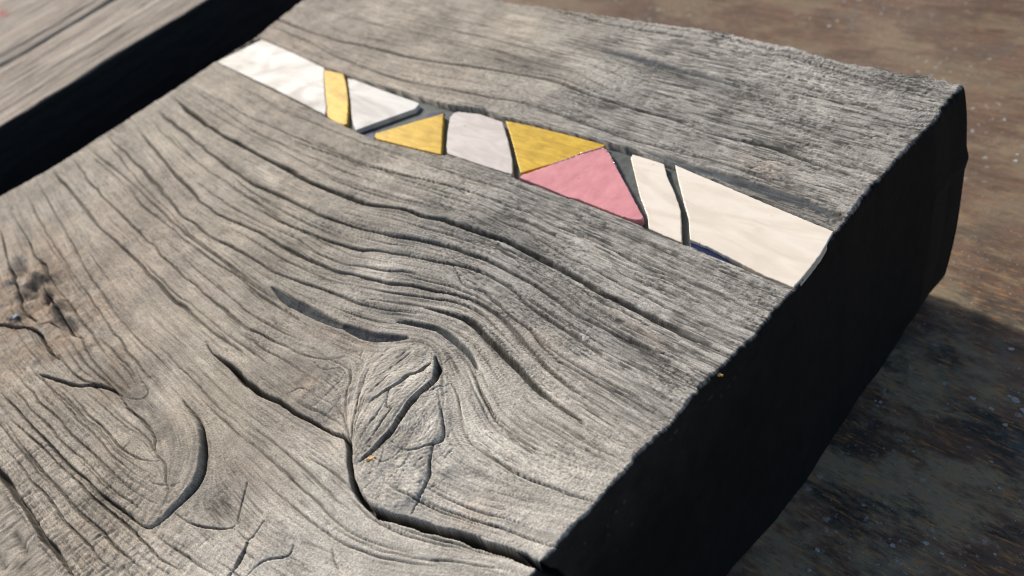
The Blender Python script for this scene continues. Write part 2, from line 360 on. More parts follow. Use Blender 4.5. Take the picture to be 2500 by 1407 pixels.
def bil(g, x0, y0, s, x, y):
    X = np.clip((x - x0) / s, 0, g.shape[0] - 1.001); Y = np.clip((y - y0) / s, 0, g.shape[1] - 1.001)
    i = X.astype(np.int32); j = Y.astype(np.int32); fx = (X - i).astype(np.float32); fy = (Y - j).astype(np.float32)
    return (g[i, j] * (1 - fx) + g[i + 1, j] * fx) * (1 - fy) + (g[i, j + 1] * (1 - fx) + g[i + 1, j + 1] * fx) * fy

def blur(a, n):
    for _ in range(n):
        a = (np.roll(a, 1, 0) + 2 * a + np.roll(a, -1, 0)) / 4
        a = (np.roll(a, 1, 1) + 2 * a + np.roll(a, -1, 1)) / 4
    return a

def lic(res, nblur, half, seed, cross=False):
    """noise smeared along the traced grain: fibres that follow the bends"""
    gx = np.arange(X0, X1, res, dtype=np.float32); gy = np.arange(Y0, Y1, res, dtype=np.float32)
    GX, GY = np.meshgrid(gx, gy, indexing='ij')
    A = 0.5 * np.arctan2(bil(s2, X0, Y0, cs, GX, GY), bil(c2, X0, Y0, cs, GX, GY))
    if cross: A = A + math.pi / 2
    dx = np.cos(A).astype(np.float32).ravel(); dy = np.sin(A).astype(np.float32).ravel()
    nx, ny = GX.shape
    noise = blur(np.random.RandomState(seed).randn(nx, ny).astype(np.float32), nblur).ravel()
    II, JJ = np.meshgrid(np.arange(nx, dtype=np.float32), np.arange(ny, dtype=np.float32), indexing='ij')
    acc = noise.copy(); n_ = int(half / res / 1.0)
    for sg in (1, -1):
        px = II.ravel().copy(); py = JJ.ravel().copy(); vx = dx * sg; vy = dy * sg
        for k in range(n_):
            px += vx; py += vy
            idx = np.clip(np.rint(px), 0, nx - 1).astype(np.int32) * ny + np.clip(np.rint(py), 0, ny - 1).astype(np.int32)
            acc += noise[idx] * (1 - (k / n_) ** 2)
            ax = dx[idx]; ay = dy[idx]; f = np.where(ax * vx + ay * vy < 0, -1, 1).astype(np.float32)
            vx = ax * f; vy = ay * f
    acc = acc.reshape(nx, ny); acc = acc - blur(acc, 1) * 0
    return ((acc - acc.mean()) / acc.std(), res)

LF = lic(0.12, 0, 2.6, 1)          # fine fibres
LM = lic(0.26, 2, 11.0, 2)         # growth-ring scale
LC = lic(0.6, 4, 26.0, 3)          # broad bands
LH = lic(0.15, 0, 8.0, 6)
LX = lic(0.26, 1, 0.9, 4, cross=True)   # short checks across the grain
def S_(L, x, y): return bil(L[0], X0, Y0, L[1], x, y)
def SN(L, x, y):
    g = L[0]; return g[np.clip(np.rint((x - X0) / L[1]), 0, g.shape[0] - 1).astype(np.int32), np.clip(np.rint((y - Y0) / L[1]), 0, g.shape[1] - 1).astype(np.int32)]

# ---------------------------------------------------------------- board outline (mm)
EDGE_R = P2([(2345,212),(2305,252),(2273,299),(2212,360),(2161,417),(2133,446),(2104,482),(2062,540),(2042,562),(1990,630),(1937,705),(1885,762),(1840,815),(1783,870),(1700,950),(1640,1030),(1560,1100),(1500,1170),(1440,1240),(1380,1300),(1310,1382)])
EDGE_L = P2([(740,0),(690,40),(640,82),(622,92),(528,150),(468,191),(410,230),(330,280),(252,328),(190,370),(126,410),(0,480)])
EDGE_F = P2([(1250,8),(1400,28),(1600,54),(1744,76),(1852,101),(1960,124),(2068,155),(2176,173),(2266,187),(2331,205)])
def interp(tab, ax, q):
    o = np.argsort(tab[:, ax]); return np.interp(q, tab[o, ax], tab[o, 1 - ax])
XL0, XR0, YN, YF0 = -276.5, -59.5, -52.0, 151.5
CH_N = P2([(500,138),(528,152),(797,286),(845,309),(870,323),(915,341),(1076,379),(1092,377),(1249,428),(1262,437),(1416,493),(1553,546),(1576,557),(1664,595),(1685,601),(1780,641),(1937,707),(1960,717)])
CH_F = P2([(600,74),(640,92),(792,163),(845,182),(950,214),(1022,235),(1090,255),(1180,266),(1230,285),(1300,300),(1480,347),(1545,365),(1625,393),(1680,409),(1776,452),(1920,512),(2042,561),(2070,573)])

R_E = 0.65
def graded(a, b, s0, s1):
    """spacing s0 at a growing to s1 at b"""
    out = [a]; n_ = 0
    while out[-1] < b:
        t = (out[-1] - a) / (b - a); out.append(out[-1] + s0 + (s1 - s0) * t)
    o = np.array(out); return a + (o - a) * (b - a) / (o[-1] - a)

def side_steps():
    return np.concatenate([np.arange(1, 9) / 8 * (R_E * math.pi / 2), R_E * math.pi / 2 + (T - R_E) * (np.linspace(0, 1, 70)[1:] ** 1.25)])

def drape(xs, ys, xl, xr, yn, yf, warp):
    """(param grid) -> surface base point, normal, arc-distance past the edge"""
    A, B = np.meshgrid(xs, ys, indexing='ij')
    return A, B

def build_sheet(name, xs, ys, box, edges, height, colour, material, parent, bulge=None, rag=None):
    xl, xr, yn, yf = box
    sd = side_steps()
    xs = np.concatenate([xl - sd[::-1], xs, xr + sd]); ys = np.concatenate([yn - sd[::-1], ys, yf + sd])
    A, B = np.meshgrid(xs, ys, indexing='ij'); A = A.astype(np.float64); B = B.astype(np.float64)
    Bc = np.clip(B, yn, yf); Ac = np.clip(A, xl, xr)
    oxr = edges[0](Bc); oxl = edges[1](Bc); oyf = edges[2](Ac)
    dA = np.where(A > xr, A - xr, np.where(A < xl, A - xl, 0)); dB = np.where(B > yf, B - yf, np.where(B < yn, B - yn, 0))
    PX = Ac + oxr * sstep(xr - 14, xr, Ac) + oxl * (1 - sstep(xl, xl + 10, Ac))
    PY = Bc + oyf * sstep(yf - 10, yf, Bc)
    e = np.hypot(dA, dB); ux = dA / (e + 1e-9); uy = dB / (e + 1e-9)
    e = np.minimum(e, R_E * math.pi / 2 + T - R_E)
    th = np.minimum(e / R_E, math.pi / 2)
    out = R_E * np.sin(th); z = -(R_E * (1 - np.cos(th)) + np.maximum(0, e - R_E * math.pi / 2))
    nx = ux * np.sin(th); ny = uy * np.sin(th); nz = np.cos(th)
    QX = PX + dA; QY = PY + dB              # unrolled coordinates: grooves run on over the edge
    h = height(QX, QY, PX, PY, e, z)
    if rag:
        f_ = 1 - sstep(0, 3.5, e); PX = PX + rag[0](Bc) * sstep(xr - 6, xr, Ac) * f_; PY = PY + rag[1](Ac) * sstep(yf - 6, yf, Bc) * f_
    x = PX + ux * out + nx * h; y = PY + uy * out + ny * h; zz = z + nz * h
    if bulge: x, y, zz = bulge(x, y, zz, ux, uy, z)
    zz = np.maximum(zz, -T)
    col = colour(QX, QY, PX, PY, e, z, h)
    ni, nj = A.shape
    co = np.stack([x * MM, y * MM, (zz + T) * MM], -1).reshape(-1, 3).astype(np.float32)
    idx = np.arange(ni * nj, dtype=np.int32).reshape(ni, nj)
    q = np.stack([idx[:-1, :-1], idx[1:, :-1], idx[1:, 1:], idx[:-1, 1:]], -1).reshape(-1, 4)
    # the sheet's corner fans below the table level collapse; drop fully degenerate quads
    eq = e.reshape(-1); full = R_E * math.pi / 2 + T - R_E - 1e-6
    keep = (eq[q] < full).any(1)
    q = q[keep]
    used = np.zeros(len(co), bool); used[q.ravel()] = True
    remap = np.cumsum(used) - 1; co = co[used]; q = remap[q].astype(np.int32); col = col.reshape(-1, 3)[used]
    me = bpy.data.meshes.new(name)
    me.vertices.add(len(co)); me.vertices.foreach_set('co', co.ravel())
    me.loops.add(q.size); me.loops.foreach_set('vertex_index', q.ravel())
    me.polygons.add(len(q)); me.polygons.foreach_set('loop_start', np.arange(0, q.size, 4, dtype=np.int32))
    me.polygons.foreach_set('use_smooth', np.ones(len(q), bool))
    me.update(calc_edges=True)
    ca = me.color_attributes.new('Col', 'FLOAT_COLOR', 'POINT')
    rgba = np.ones((len(co), 4), np.float32); rgba[:, :3] = np.clip(col, 0.002, 0.9)
    ca.data.foreach_set('color', rgba.ravel())
    me.materials.append(material)
    o = bpy.data.objects.new(name, me); sc.collection.objects.link(o)
    if parent: o.parent = parent
    return o

# ---------------------------------------------------------------- relief of the board
def stamp(G, X, Y, ax, ay, kind, w_, d_, q, dome=None):
    """cut one traced line into the relief G (mm, negative = deeper)"""
    seg = np.diff(q, axis=0); sl = np.hypot(seg[:, 0], seg[:, 1]); tot = sl.sum(); cum = np.concatenate([[0], np.cumsum(sl)])
    reach = {'a': 3.2, 'lens': 2.6, 'hook': 3.0}.get(kind, 2.4) * w_ + 0.3
    jit = rng.rand() * 50
    lo = q.min(0) - reach - 1.2; hi = q.max(0) + reach + 1.2
    I0, I1 = np.searchsorted(ax, (lo[0], hi[0])); J0, J1 = np.searchsorted(ay, (lo[1], hi[1]))
    if I1 <= I0 or J1 <= J0: return
    D = np.full((I1 - I0, J1 - J0), 1e6); SG = np.ones(D.shape); SS = np.zeros(D.shape)
    for i in range(len(seg)):
        if sl[i] < 1e-6: continue
        lo = np.minimum(q[i], q[i + 1]) - reach - 1.0; hi = np.maximum(q[i], q[i + 1]) + reach + 1.0
        i0, i1 = np.searchsorted(ax, (lo[0], hi[0])); j0, j1 = np.searchsorted(ay, (lo[1], hi[1]))
        if i1 <= i0 or j1 <= j0: continue
        x = X[i0:i1, j0:j1] - q[i, 0]; y = Y[i0:i1, j0:j1] - q[i, 1]
        t = np.clip((x * seg[i, 0] + y * seg[i, 1]) / sl[i] ** 2, 0, 1)
        rx = x - t * seg[i, 0]; ry = y - t * seg[i, 1]
        d = np.hypot(rx, ry); v = D[i0 - I0:i1 - I0, j0 - J0:j1 - J0]; m_ = d < v
        v[m_] = d[m_]
        SG[i0 - I0:i1 - I0, j0 - J0:j1 - J0][m_] = np.where(seg[i, 0] * ry - seg[i, 1] * rx >= 0, 1.0, -1.0)[m_]
        SS[i0 - I0:i1 - I0, j0 - J0:j1 - J0][m_] = ((cum[i] + t * sl[i]) / tot)[m_]
    m_ = D < reach
    if not m_.any(): return
    d = D[m_]; sgn = SG[m_]; s = SS[m_]
    if kind == 'lens':
        tp = np.sqrt(np.maximum(np.sin(np.pi * s), 0))
    elif kind == 'c':
        tp = np.clip(np.minimum(s, 1 - s) * tot / 5.0 + .12, 0, 1) ** 0.6 * (.85 + .15 * np.sin(s * tot * 1.1 + jit) * np.sin(s * tot * .37))
    else:
        tp = np.clip(np.minimum(s, 1 - s) * tot / 14.0 + .04, 0, 1) ** 0.7
        tp = tp * (0.80 + 0.20 * np.sin(s * tot / 6.5 + jit) * np.sin(s * tot / 17.0 + 2 * jit))
    ww = w_ * tp + 0.02
    if kind == 'a':
        sh = np.where(sgn > 0, np.exp(-(d / (0.80 * ww)) ** 2.6), np.exp(-(d / (0.36 * ww)) ** 3))
    elif kind == 'lens':
        sh = np.where(sgn > 0, np.clip(1 - d / (1.75 * ww), 0, 1) ** 0.9, np.exp(-(d / (0.07 * w_ + .05)) ** 2))
    elif kind == 'c':
        sh = np.exp(-(d / ww) ** 6)
    elif kind == 'hook':
        sh = np.where(sgn > 0, np.exp(-(d / (1.0 * ww)) ** 2), np.exp(-(d / (0.30 * ww)) ** 2))
    else:
        sh = np.exp(-(d / (0.42 * ww + .05)) ** 3)
    g = -d_ * (tp if kind != 'v' else np.minimum(1, tp + .1)) * sh
    v = G[I0:I1, J0:J1]; v[m_] = np.minimum(v[m_], g)

def poly_sd(px, py, poly):
    """signed distance to closed polygon, + inside"""
    n_ = len(poly); dmin = np.full(px.shape, 1e9); ins = np.zeros(px.shape, bool)
    for i in range(n_):
        a = poly[i]; b_ = poly[(i + 1) % n_]; e = b_ - a
        t = np.clip(((px - a[0]) * e[0] + (py - a[1]) * e[1]) / (e @ e), 0, 1)
        dmin = np.minimum(dmin, np.hypot(px - a[0] - t * e[0], py - a[1] - t * e[1]))
        c = ((a[1] > py) != (b_[1] > py)) & (px < (b_[0] - a[0]) * (py - a[1]) / (b_[1] - a[1] + 1e-12) + a[0]); ins ^= c
    return np.where(ins, dmin, -dmin)

def gauss(X, Y, u, v, ru, rv, tilt):
    """elliptical bump given by its place and size in the photograph"""
    c = np.array(at(u, v)); t = math.radians(tilt)
    a = np.array(at(u + ru * math.cos(t), v + ru * math.sin(t))) - c; b_ = np.array(at(u - rv * math.sin(t), v + rv * math.cos(t))) - c
    Mi = np.linalg.inv(np.array([a, b_]).T); dx = X - c[0]; dy = Y - c[1]
    p = Mi[0, 0] * dx + Mi[0, 1] * dy; q = Mi[1, 0] * dx + Mi[1, 1] * dy
    return np.exp(-(p * p + q * q))

LUMPS = [  # relief: u,v,ru,rv,tilt,height mm
 (1010,1000,150,130,20,1.5),(1000,1180,110,70,40,.8),(880,1040,35,40,0,.6),(800,1040,60,35,35,-1.2),(560,930,70,40,40,-.5),(780,880,90,60,30,.5),
 (390,1130,130,150,50,1.3),(540,1230,50,45,0,-.5),(1180,830,70,30,40,.5),(1250,1180,140,80,30,.3),(1150,530,200,20,25,.5),(700,900,60,40,30,.4),
 (102,679,22,12,10,2.2),(122,716,20,12,20,2.0),(145,752,18,20,50,2.2),(178,782,22,14,20,1.8),(48,657,18,24,20,-2.2),(72,718,26,12,-20,-2.6),(118,738,16,8,20,-2.0),(160,795,28,12,40,-2.2),(75,700,20,8,-10,-1.6),(60,600,10,50,-25,-1.0),(95,640,16,40,-30,.8),
 (60,600,30,60,30,-.8),(30,640,16,50,20,.7),(25,690,20,10,-20,.9),(32,772,24,20,0,1.3),(90,860,60,40,35,.7),(250,900,80,40,45,.6),(190,860,20,50,-40,.5),
 (340,1000,30,16,30,-.5),(400,1080,24,14,50,-.6),(1150,660,120,16,15,.4),(900,540,120,20,15,.5),(1320,720,100,20,30,.3),(1090,1152,16,12,0,.35),(150,960,60,60,30,.3),
 (640,1350,40,40,0,.6),(700,1290,70,40,30,.4),(1900,490,160,14,21,-.6)]

GLOB = {}
def board_height(QX, QY, PX, PY, e, z):
    X, Y = QX, QY
    ax = X[:, X.shape[1] // 2]; ay = Y[X.shape[0] // 2, :]
    wx = X + 0.25 * vnoise(X, Y, 5, 0) + 0.05 * vnoise(X, Y, 0.9, 1)
    wy = Y + 0.28 * vnoise(X, Y, 5, 2) + 0.06 * vnoise(X, Y, 0.9, 3)
    G = np.zeros(X.shape); GL = np.zeros(X.shape)
    for k, w_, d_, q in STW:
        if k == 'lens':
            g2 = np.zeros(X.shape); stamp(g2, wx, wy, ax, ay, k, w_, d_, q); GL = np.minimum(GL, g2 / d_); G = np.minimum(G, g2)
        elif k != 'f': stamp(G, wx, wy, ax, ay, k, w_, d_, q)
    # hairline cracks that run with the grain
    r2 = np.random.RandomState(21)
    for i in range(520):
        u = r2.uniform(-40, 2300); v = r2.uniform(0, 1400); p = np.array(at(u, v))
        if not (XL0 < p[0] < XR0 and YN < p[1] < YF0 + 2): continue
        if abs(p[1] - (interp(CH_N, 0, p[:1])[0] + interp(CH_F, 0, p[:1])[0]) / 2) < 9.5: continue
        if np.hypot(*(p - np.array(at(990, 1040)))) < 8 or (270 < u < 620 and 960 < v < 1330): continue
        if u > 1030 and v > 1060 + (u - 1030) * -.1 and r2.rand() < .85: continue
        n_ = int(r2.choice([10, 16, 26, 44])); pts = [p]; vx = None
        for k in range(n_):
            a_ = 0.5 * math.atan2(bil(s2, X0, Y0, cs, p[:1], p[1:2])[0], bil(c2, X0, Y0, cs, p[:1], p[1:2])[0])
            vv = np.array([math.cos(a_), math.sin(a_)])
            if vx is not None and vv @ vx < 0: vv = -vv
            vx = vv; p = p + vv * .9; pts.append(p)
            if p[0] > XR0 + 3 or p[0] < XL0: break
        if len(pts) < 5: continue
        stamp(G, wx, wy, ax, ay, 'v', r2.uniform(.24, .42), r2.uniform(.25, .8), np.array(pts))
    for i in range(10):
        stamp(G, wx, wy, ax, ay, 'v', .12, .4, catmull(P2([(975 + 6 * i, 1102), (986 + 6.5 * i, 1066), (990 + 6.5 * i, 1032), (984 + 7 * i, 1004 - 2 * i)]), .5))
    for i in range(6):
        stamp(G, wx, wy, ax, ay, 'v', .12, .4, catmull(P2([(958 + 6 * i, 985 + i), (975 + 7 * i, 990), (988 + 6 * i, 1004 - 6 * i)]), .5))
        stamp(G, wx, wy, ax, ay, 'v', .12, .4, catmull(P2([(920 + 11 * i, 1210 - 2 * i), (935 + 10 * i, 1180), (940 + 11 * i, 1150)]), .5))
    # short checks across the rings, lower left
    r2 = np.random.RandomState(5)
    for i in range(520):
        u = r2.uniform(-20, 560); v = r2.uniform(930, 1410)
        if v < 960 + 0.2 * u or (u > 330 and r2.rand() < .6): continue
        p = np.array(at(u, v)); a = 0.5 * math.atan2(bil(s2, X0, Y0, cs, p[:1], p[1:2])[0], bil(c2, X0, Y0, cs, p[:1], p[1:2])[0]) + math.pi / 2 + r2.normal() * .25
        l = r2.uniform(.5, 1.5); dv = np.array([math.cos(a), math.sin(a)]) * l
        stamp(G, wx, wy, ax, ay, 'c', r2.uniform(.07, .15), r2.uniform(.12, .4), np.array([p - dv, p, p + dv + r2.normal(size=2) * .15]))
    for i in range(170):      # fissures of the knot
        u = r2.uniform(870, 1090); v = r2.uniform(860, 1230)
        p = np.array(at(u, v)); p2 = np.array(at(u + r2.uniform(8, 26), v - r2.uniform(10, 34)))
        stamp(G, wx, wy, ax, ay, 'c', r2.uniform(.05, .12), r2.uniform(.15, .7), np.array([p, (p + p2) / 2 + r2.normal(size=2) * .2, p2]))
    for i in range(260):      # short ticks on the lower right and knot shoulder
        u = r2.uniform(1040, 1480); v = r2.uniform(1090, 1340)
        p = np.array(at(u, v)); p2 = np.array(at(u + r2.uniform(10, 26), v + r2.uniform(-3, 9)))
        stamp(G, wx, wy, ax, ay, 'c', r2.uniform(.06, .12), r2.uniform(.1, .35), np.array([p, (p + p2) / 2 + r2.normal(size=2) * .05, p2]))
    for (u, v, ru, rv, n_) in DOTS:
        for i in range(n_):
            p = np.array(at(u + r2.normal() * ru * .55, v + r2.normal() * rv * .55)); r = r2.uniform(.09, .2)
            stamp(G, wx, wy, ax, ay, 'c', r, .8, np.array([p, p + [.05, .02]]))
    # big soft relief
    H = 0.35 * fbm(X, Y, 22, 1, 2)
    for l in LUMPS: H = H + l[5] * gauss(X, Y, *l[:5])
    # hook: the tongue stands proud of the wood to its right
    tongue = P2([(440,972),(457,990),(479,1015),(497,1051),(504,1102),(500,1152),(482,1192),(443,1235),(407,1271),(367,1292),(300,1250),(200,1160),(260,1060),(340,990)])
    m_ = (X > -150) & (X < -90) & (Y > -30) & (Y < 40)
    if m_.any():
        sd = np.zeros(X.shape); sd[m_] = np.clip(poly_sd(wx[m_], wy[m_], tongue) / 0.5, 0, 1)
        cI = np.array(at(500, 1130)); H = H + 1.1 * sd * np.exp(-(((X - cI[0]) ** 2 + (Y - cI[1]) ** 2) / 12 ** 2))
    kn = P2([(860,1072),(870,1010),(889,942),(905,900),(960,850),(1020,845),(1060,870),(1074,905),(1090,960),(1092,1070),(1060,1100),(1058,1150),(1030,1225),(960,1262),(900,1235),(865,1180),(857,1120)])
    m_ = (X > -115) & (X < -75) & (Y > 5) & (Y < 50)
    sd = np.zeros(X.shape); sd[m_] = sstep(-0.6, 1.2, poly_sd(wx[m_], wy[m_], kn)); H = H + 0.35 * sd
    knot = sd
    GLOB['K'] = knot
    # crumbly parts
    rough = np.clip(1.1 * gauss(X, Y, 90, 760, 190, 170, 35) + .8 * gauss(X, Y, 800, 960, 90, 60, 20) + .6 * gauss(X, Y, 860, 950, 60, 90, 0) + .5 * gauss(X, Y, 390, 1050, 60, 50, 40) + .35 * gauss(X, Y, 1250, 1250, 200, 80, 30), 0, 1)
    H = H + rough * (0.55 * fbm(X, Y, 2.6, 4, 4))
    # knot facets and its own rings
    H = H + knot * (0.32 * fbm(X, Y, 2.0, 5, 4))
    cK = np.array(at(1000, 1045)); rK = np.hypot((X - cK[0]) * .8, Y - cK[1]); rK = rK + .5 * fbm(X, Y, 4, 6, 2)
    H = H + 0.03 * knot * sstep(.8, 3, rK) * np.sin(rK * 2 * math.pi / 0.62)
    # ribs and fibres following the grain
    lm = S_(LM, X, Y); lc = S_(LC, X, Y); lf = SN(LF, X, Y); lx = S_(LX, X, Y); lh = S_(LH, X, Y)
    hair = np.exp(-((lh - .9) / .35) ** 2)
    right = sstep(-175, -120, X) * sstep(25, 60, Y)          # weathered open grain on the right
    damp = 1 - 0.6 * knot
    H = H + damp * (0.05 * lc + (0.022 + 0.03 * right) * lm)
    H = H - damp * (.05 + .10 * right) * hair
    H = H - damp * (0.08 + .12 * right) * np.exp(-(lm / 0.16) ** 2) * sstep(-0.2, 1.0, vnoise(X, Y, 9, 6) + .35)
    ladder = sstep(0, 1, gauss(X, Y, 150, 1250, 330, 200, 30) * 1.4)
    H = H + 0.02 * lf * (1 + .5 * right) + (0.006 + 0.06 * ladder) * lx + 0.018 * fbm(X, Y, .8, 2, 3)
    # the board is flat beside the inlay
    yn = interp(CH_N, 0, X); yf = interp(CH_F, 0, X)
    near = np.minimum(np.abs(Y - yn), np.abs(Y - yf)); near = np.where((Y > yn) & (Y < yf), 0, near)
    H = H * (1 - 0.7 * np.exp(-(near / 2.0) ** 2))
    G = G * (1 - 0.9 * np.exp(-(near / 0.8) ** 2))
    H = H + G
    # inlay channel
    inside = np.minimum(Y - yn + .05 * vnoise(X, Y, .8, 1), yf - Y + .05 * vnoise(X, Y, .9, 3))
    H = np.where(e > R_E * 1.2, H, H * (1 - sstep(-.05, .2, inside)) - 2.9 * sstep(-0.05, 0.22, inside))
    # ends: splintered; walls: coarse
    wall = sstep(R_E * .7, R_E * 2.2, e)
    H = (H - G) * (1 - .6 * sstep(0, R_E, e)) * (1 - wall) + G * (1 - .5 * wall * (G > -2)) + wall * (0.25 * fbm(QX, QY, 20, 3, 2) + .05 * fbm(QX, QY, 1.3, 5, 2))
    edge = sstep(3.0, 0, np.abs(QX - PX) + np.maximum(0, -59.5 - PX) * 1.0) * (e < 6)
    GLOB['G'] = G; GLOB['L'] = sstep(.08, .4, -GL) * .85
    return H

def board_colour(QX, QY, PX, PY, e, z, h):
    X, Y = QX, QY
    lm = S_(LM, X, Y); lc = S_(LC, X, Y); lf = SN(LF, X, Y); lh = S_(LH, X, Y)
    warm = np.array([.318, .278, .220]); grey = np.array([.292, .276, .245]); pale = np.array([.45, .415, .355]); brown = np.array([.26, .165, .10])
    t = np.clip(sstep(-190, -110, X) * sstep(10, 70, Y) + .25 * fbm(X, Y, 14, 2, 3), 0, 1)[..., None]
    c = warm * (1 - t) + grey * t
    pm = np.clip(sstep(60, 30, Y) * sstep(-128, -92, X) * 1.0 + .3 * fbm(X, Y, 7, 4, 3), 0, 1)[..., None]
    c = c * (1 - pm) + pale * pm * .93
    bm = np.clip(1.1 * gauss(X, Y, 70, 740, 210, 190, 35) + .4 * gauss(X, Y, 820, 820, 120, 40, 20) + .35 * gauss(X, Y, 620, 1150, 90, 60, 30) + .35 * gauss(X, Y, 1560, 800, 120, 25, 28) + .4 * gauss(X, Y, 1900, 420, 120, 30, 20) + .55 * gauss(X, Y, 790, 960, 90, 50, 20) + .5 * gauss(X, Y, 230, 880, 110, 60, 40) + .3 * gauss(X, Y, 150, 1300, 260, 110, 30) + .35 * gauss(X, Y, 1150, 1260, 70, 60, 0) + .3 * gauss(X, Y, 1320, 820, 60, 20, 30), 0, 1) * np.clip(.5 + .9 * fbm(X, Y, 5, 6, 3), 0, 1)
    c = c * (1 - bm[..., None] * .75) + brown * bm[..., None] * .75
    pink = np.clip(gauss(X, Y, 700, 110, 260, 130, 20) * .5 + gauss(X, Y, 330, 560, 200, 160, 45) * .5, 0, 1)[..., None]
    c = c * (1 + pink * np.array([.12, .04, .03]))
    con = .6 + .7 * t[..., 0]
    mul = 1 + .15 * con * lf + .08 * lm + .08 * lc + .13 * fbm(X, Y, 3.0, 1, 4) + .10 * sstep(.8, 2.0, -lh) * con + .08 * fbm(X, Y, 1.0, 5, 2) + .10 * fbm(X, Y, 30, 3, 2)
    # dark weathered fleck, strongest on the open grain
    lx = S_(LX, X, Y); lad = sstep(0, 1, gauss(X, Y, 150, 1250, 330, 200, 30) * 1.4); mul = mul * (1 - .35 * lad * sstep(.7, 1.7, -lx))
    fl = sstep(.4, 1.4, lf * .6 + .5 * lh + .3 * lm + 1.2 * fbm(X, Y, 7, 7, 3)) * (.20 + .42 * t[..., 0])
    mul = mul * (1 - fl)
    mul = mul * (1 - .30 * sstep(.25, .0, np.abs(lm)) * sstep(-.2, .6, vnoise(X, Y, 9, 6) + .2))
    mul = mul * (1 - (.34 + .30 * t[..., 0]) * np.exp(-((lh - 1.1) / .38) ** 2) * sstep(-.5, .4, vnoise(X, Y, 6, 2)))
    dk = np.clip(.8 * fbm(X, Y, 12, 7, 4) + .22 * lc + .12 * lm, 0, 1); mul = mul * (1 - .38 * dk)
    mul = 1 + (mul - 1) * 1.25; mul = mul * (1 + .14 * sstep(.1, .6, .7 * fbm(X, Y, 8, 2, 4) + .15 * lc + .12 * lm + .08 * lf))
    for s in SPOTS: mul = mul * (1 - s[5] * gauss(X, Y, *s[:5]) * (1 + .5 * np.clip(lf, -1.5, 1.5) * (s[5] > 0)))
    late_shade = sstep(.04, .55, -GLOB['G']) * (.85 + .2 * vnoise(X, Y, 6, 3))     # dark ring latewood plus groove shade painted in by depth
    mul = mul * (1 - .68 * late_shade) * (1 - .5 * sstep(1.6, 3.2, -GLOB['G']))  # deep cracks darkened once more, their shade put into the colour
    mul = mul * (1 + .10 * np.random.RandomState(3).randn(*X.shape).clip(-2, 2))
    kk = GLOB['K']; cK = np.array(at(1000, 1045)); rK = np.hypot((X - cK[0]) * .8, Y - cK[1]) + .5 * fbm(X, Y, 4, 6, 2)
    mul = mul * (1 + kk * (.12 * np.sin(rK * 2 * math.pi / 0.62) + .22 * fbm(X, Y, 1.6, 3, 3)))
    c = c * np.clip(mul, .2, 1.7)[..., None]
    slate = GLOB['L'][..., None]; c = c * (1 - slate) + np.array([.085, .095, .10]) * slate * np.clip(1 + .2 * lf, .5, 1.5)[..., None]  # lens hollows: blue-grey stain, with slope shade painted into the colour
    # end grain and sides: shade painted in nearly black, easing towards the top rim
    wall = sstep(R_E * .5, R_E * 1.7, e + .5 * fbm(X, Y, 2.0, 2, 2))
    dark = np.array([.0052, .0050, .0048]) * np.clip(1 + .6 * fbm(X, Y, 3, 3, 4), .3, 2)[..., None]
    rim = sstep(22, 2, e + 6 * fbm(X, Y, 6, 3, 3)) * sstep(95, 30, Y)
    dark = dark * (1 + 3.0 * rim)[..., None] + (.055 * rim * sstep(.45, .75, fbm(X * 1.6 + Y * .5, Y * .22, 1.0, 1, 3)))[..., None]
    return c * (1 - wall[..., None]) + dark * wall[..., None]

def board_bulge(x, y, z, ux, uy, zb):
    t = np.clip(-z / T, 0, 1); s = np.sin(np.pi * t ** .8) ** .9
    far = sstep(120, 150, y) * sstep(-75, -60, x)
    k = .7 * np.exp(-((zb + 19) / 2.2) ** 2) * 0.6
    return x + far * (2.0 * s + k) - 2.5 * far * sstep(.88, 1, t), y + far * 1.5 * s + far * k - 2.5 * far * sstep(.88, 1, t), z

board = bpy.data.objects.new('wooden_board', None); sc.collection.objects.link(board)
board.location = (0, 0, 0)
tag(board, 'thick grey weathered board with cracked knots and an inlaid strip of coloured glass', 'wooden board')
xs = XR0 - graded(0, XR0 - XL0, .155, .42)[::-1] + 0.0
ys = np.concatenate([YN + np.arange(0, 22, 1.0), graded(YN + 22, YF0, .17, .30)])
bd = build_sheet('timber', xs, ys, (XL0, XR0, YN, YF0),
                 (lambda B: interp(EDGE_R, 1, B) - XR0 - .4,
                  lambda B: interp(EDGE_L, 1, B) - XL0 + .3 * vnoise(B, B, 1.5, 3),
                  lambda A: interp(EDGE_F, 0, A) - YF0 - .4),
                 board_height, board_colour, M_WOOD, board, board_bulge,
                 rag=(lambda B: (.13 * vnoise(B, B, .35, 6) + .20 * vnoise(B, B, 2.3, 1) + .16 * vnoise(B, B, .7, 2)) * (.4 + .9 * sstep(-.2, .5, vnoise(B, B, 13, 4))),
                      lambda A: .35 * vnoise(A, A, 2.0, 5) + .3 * vnoise(A, A, .8, 4)))

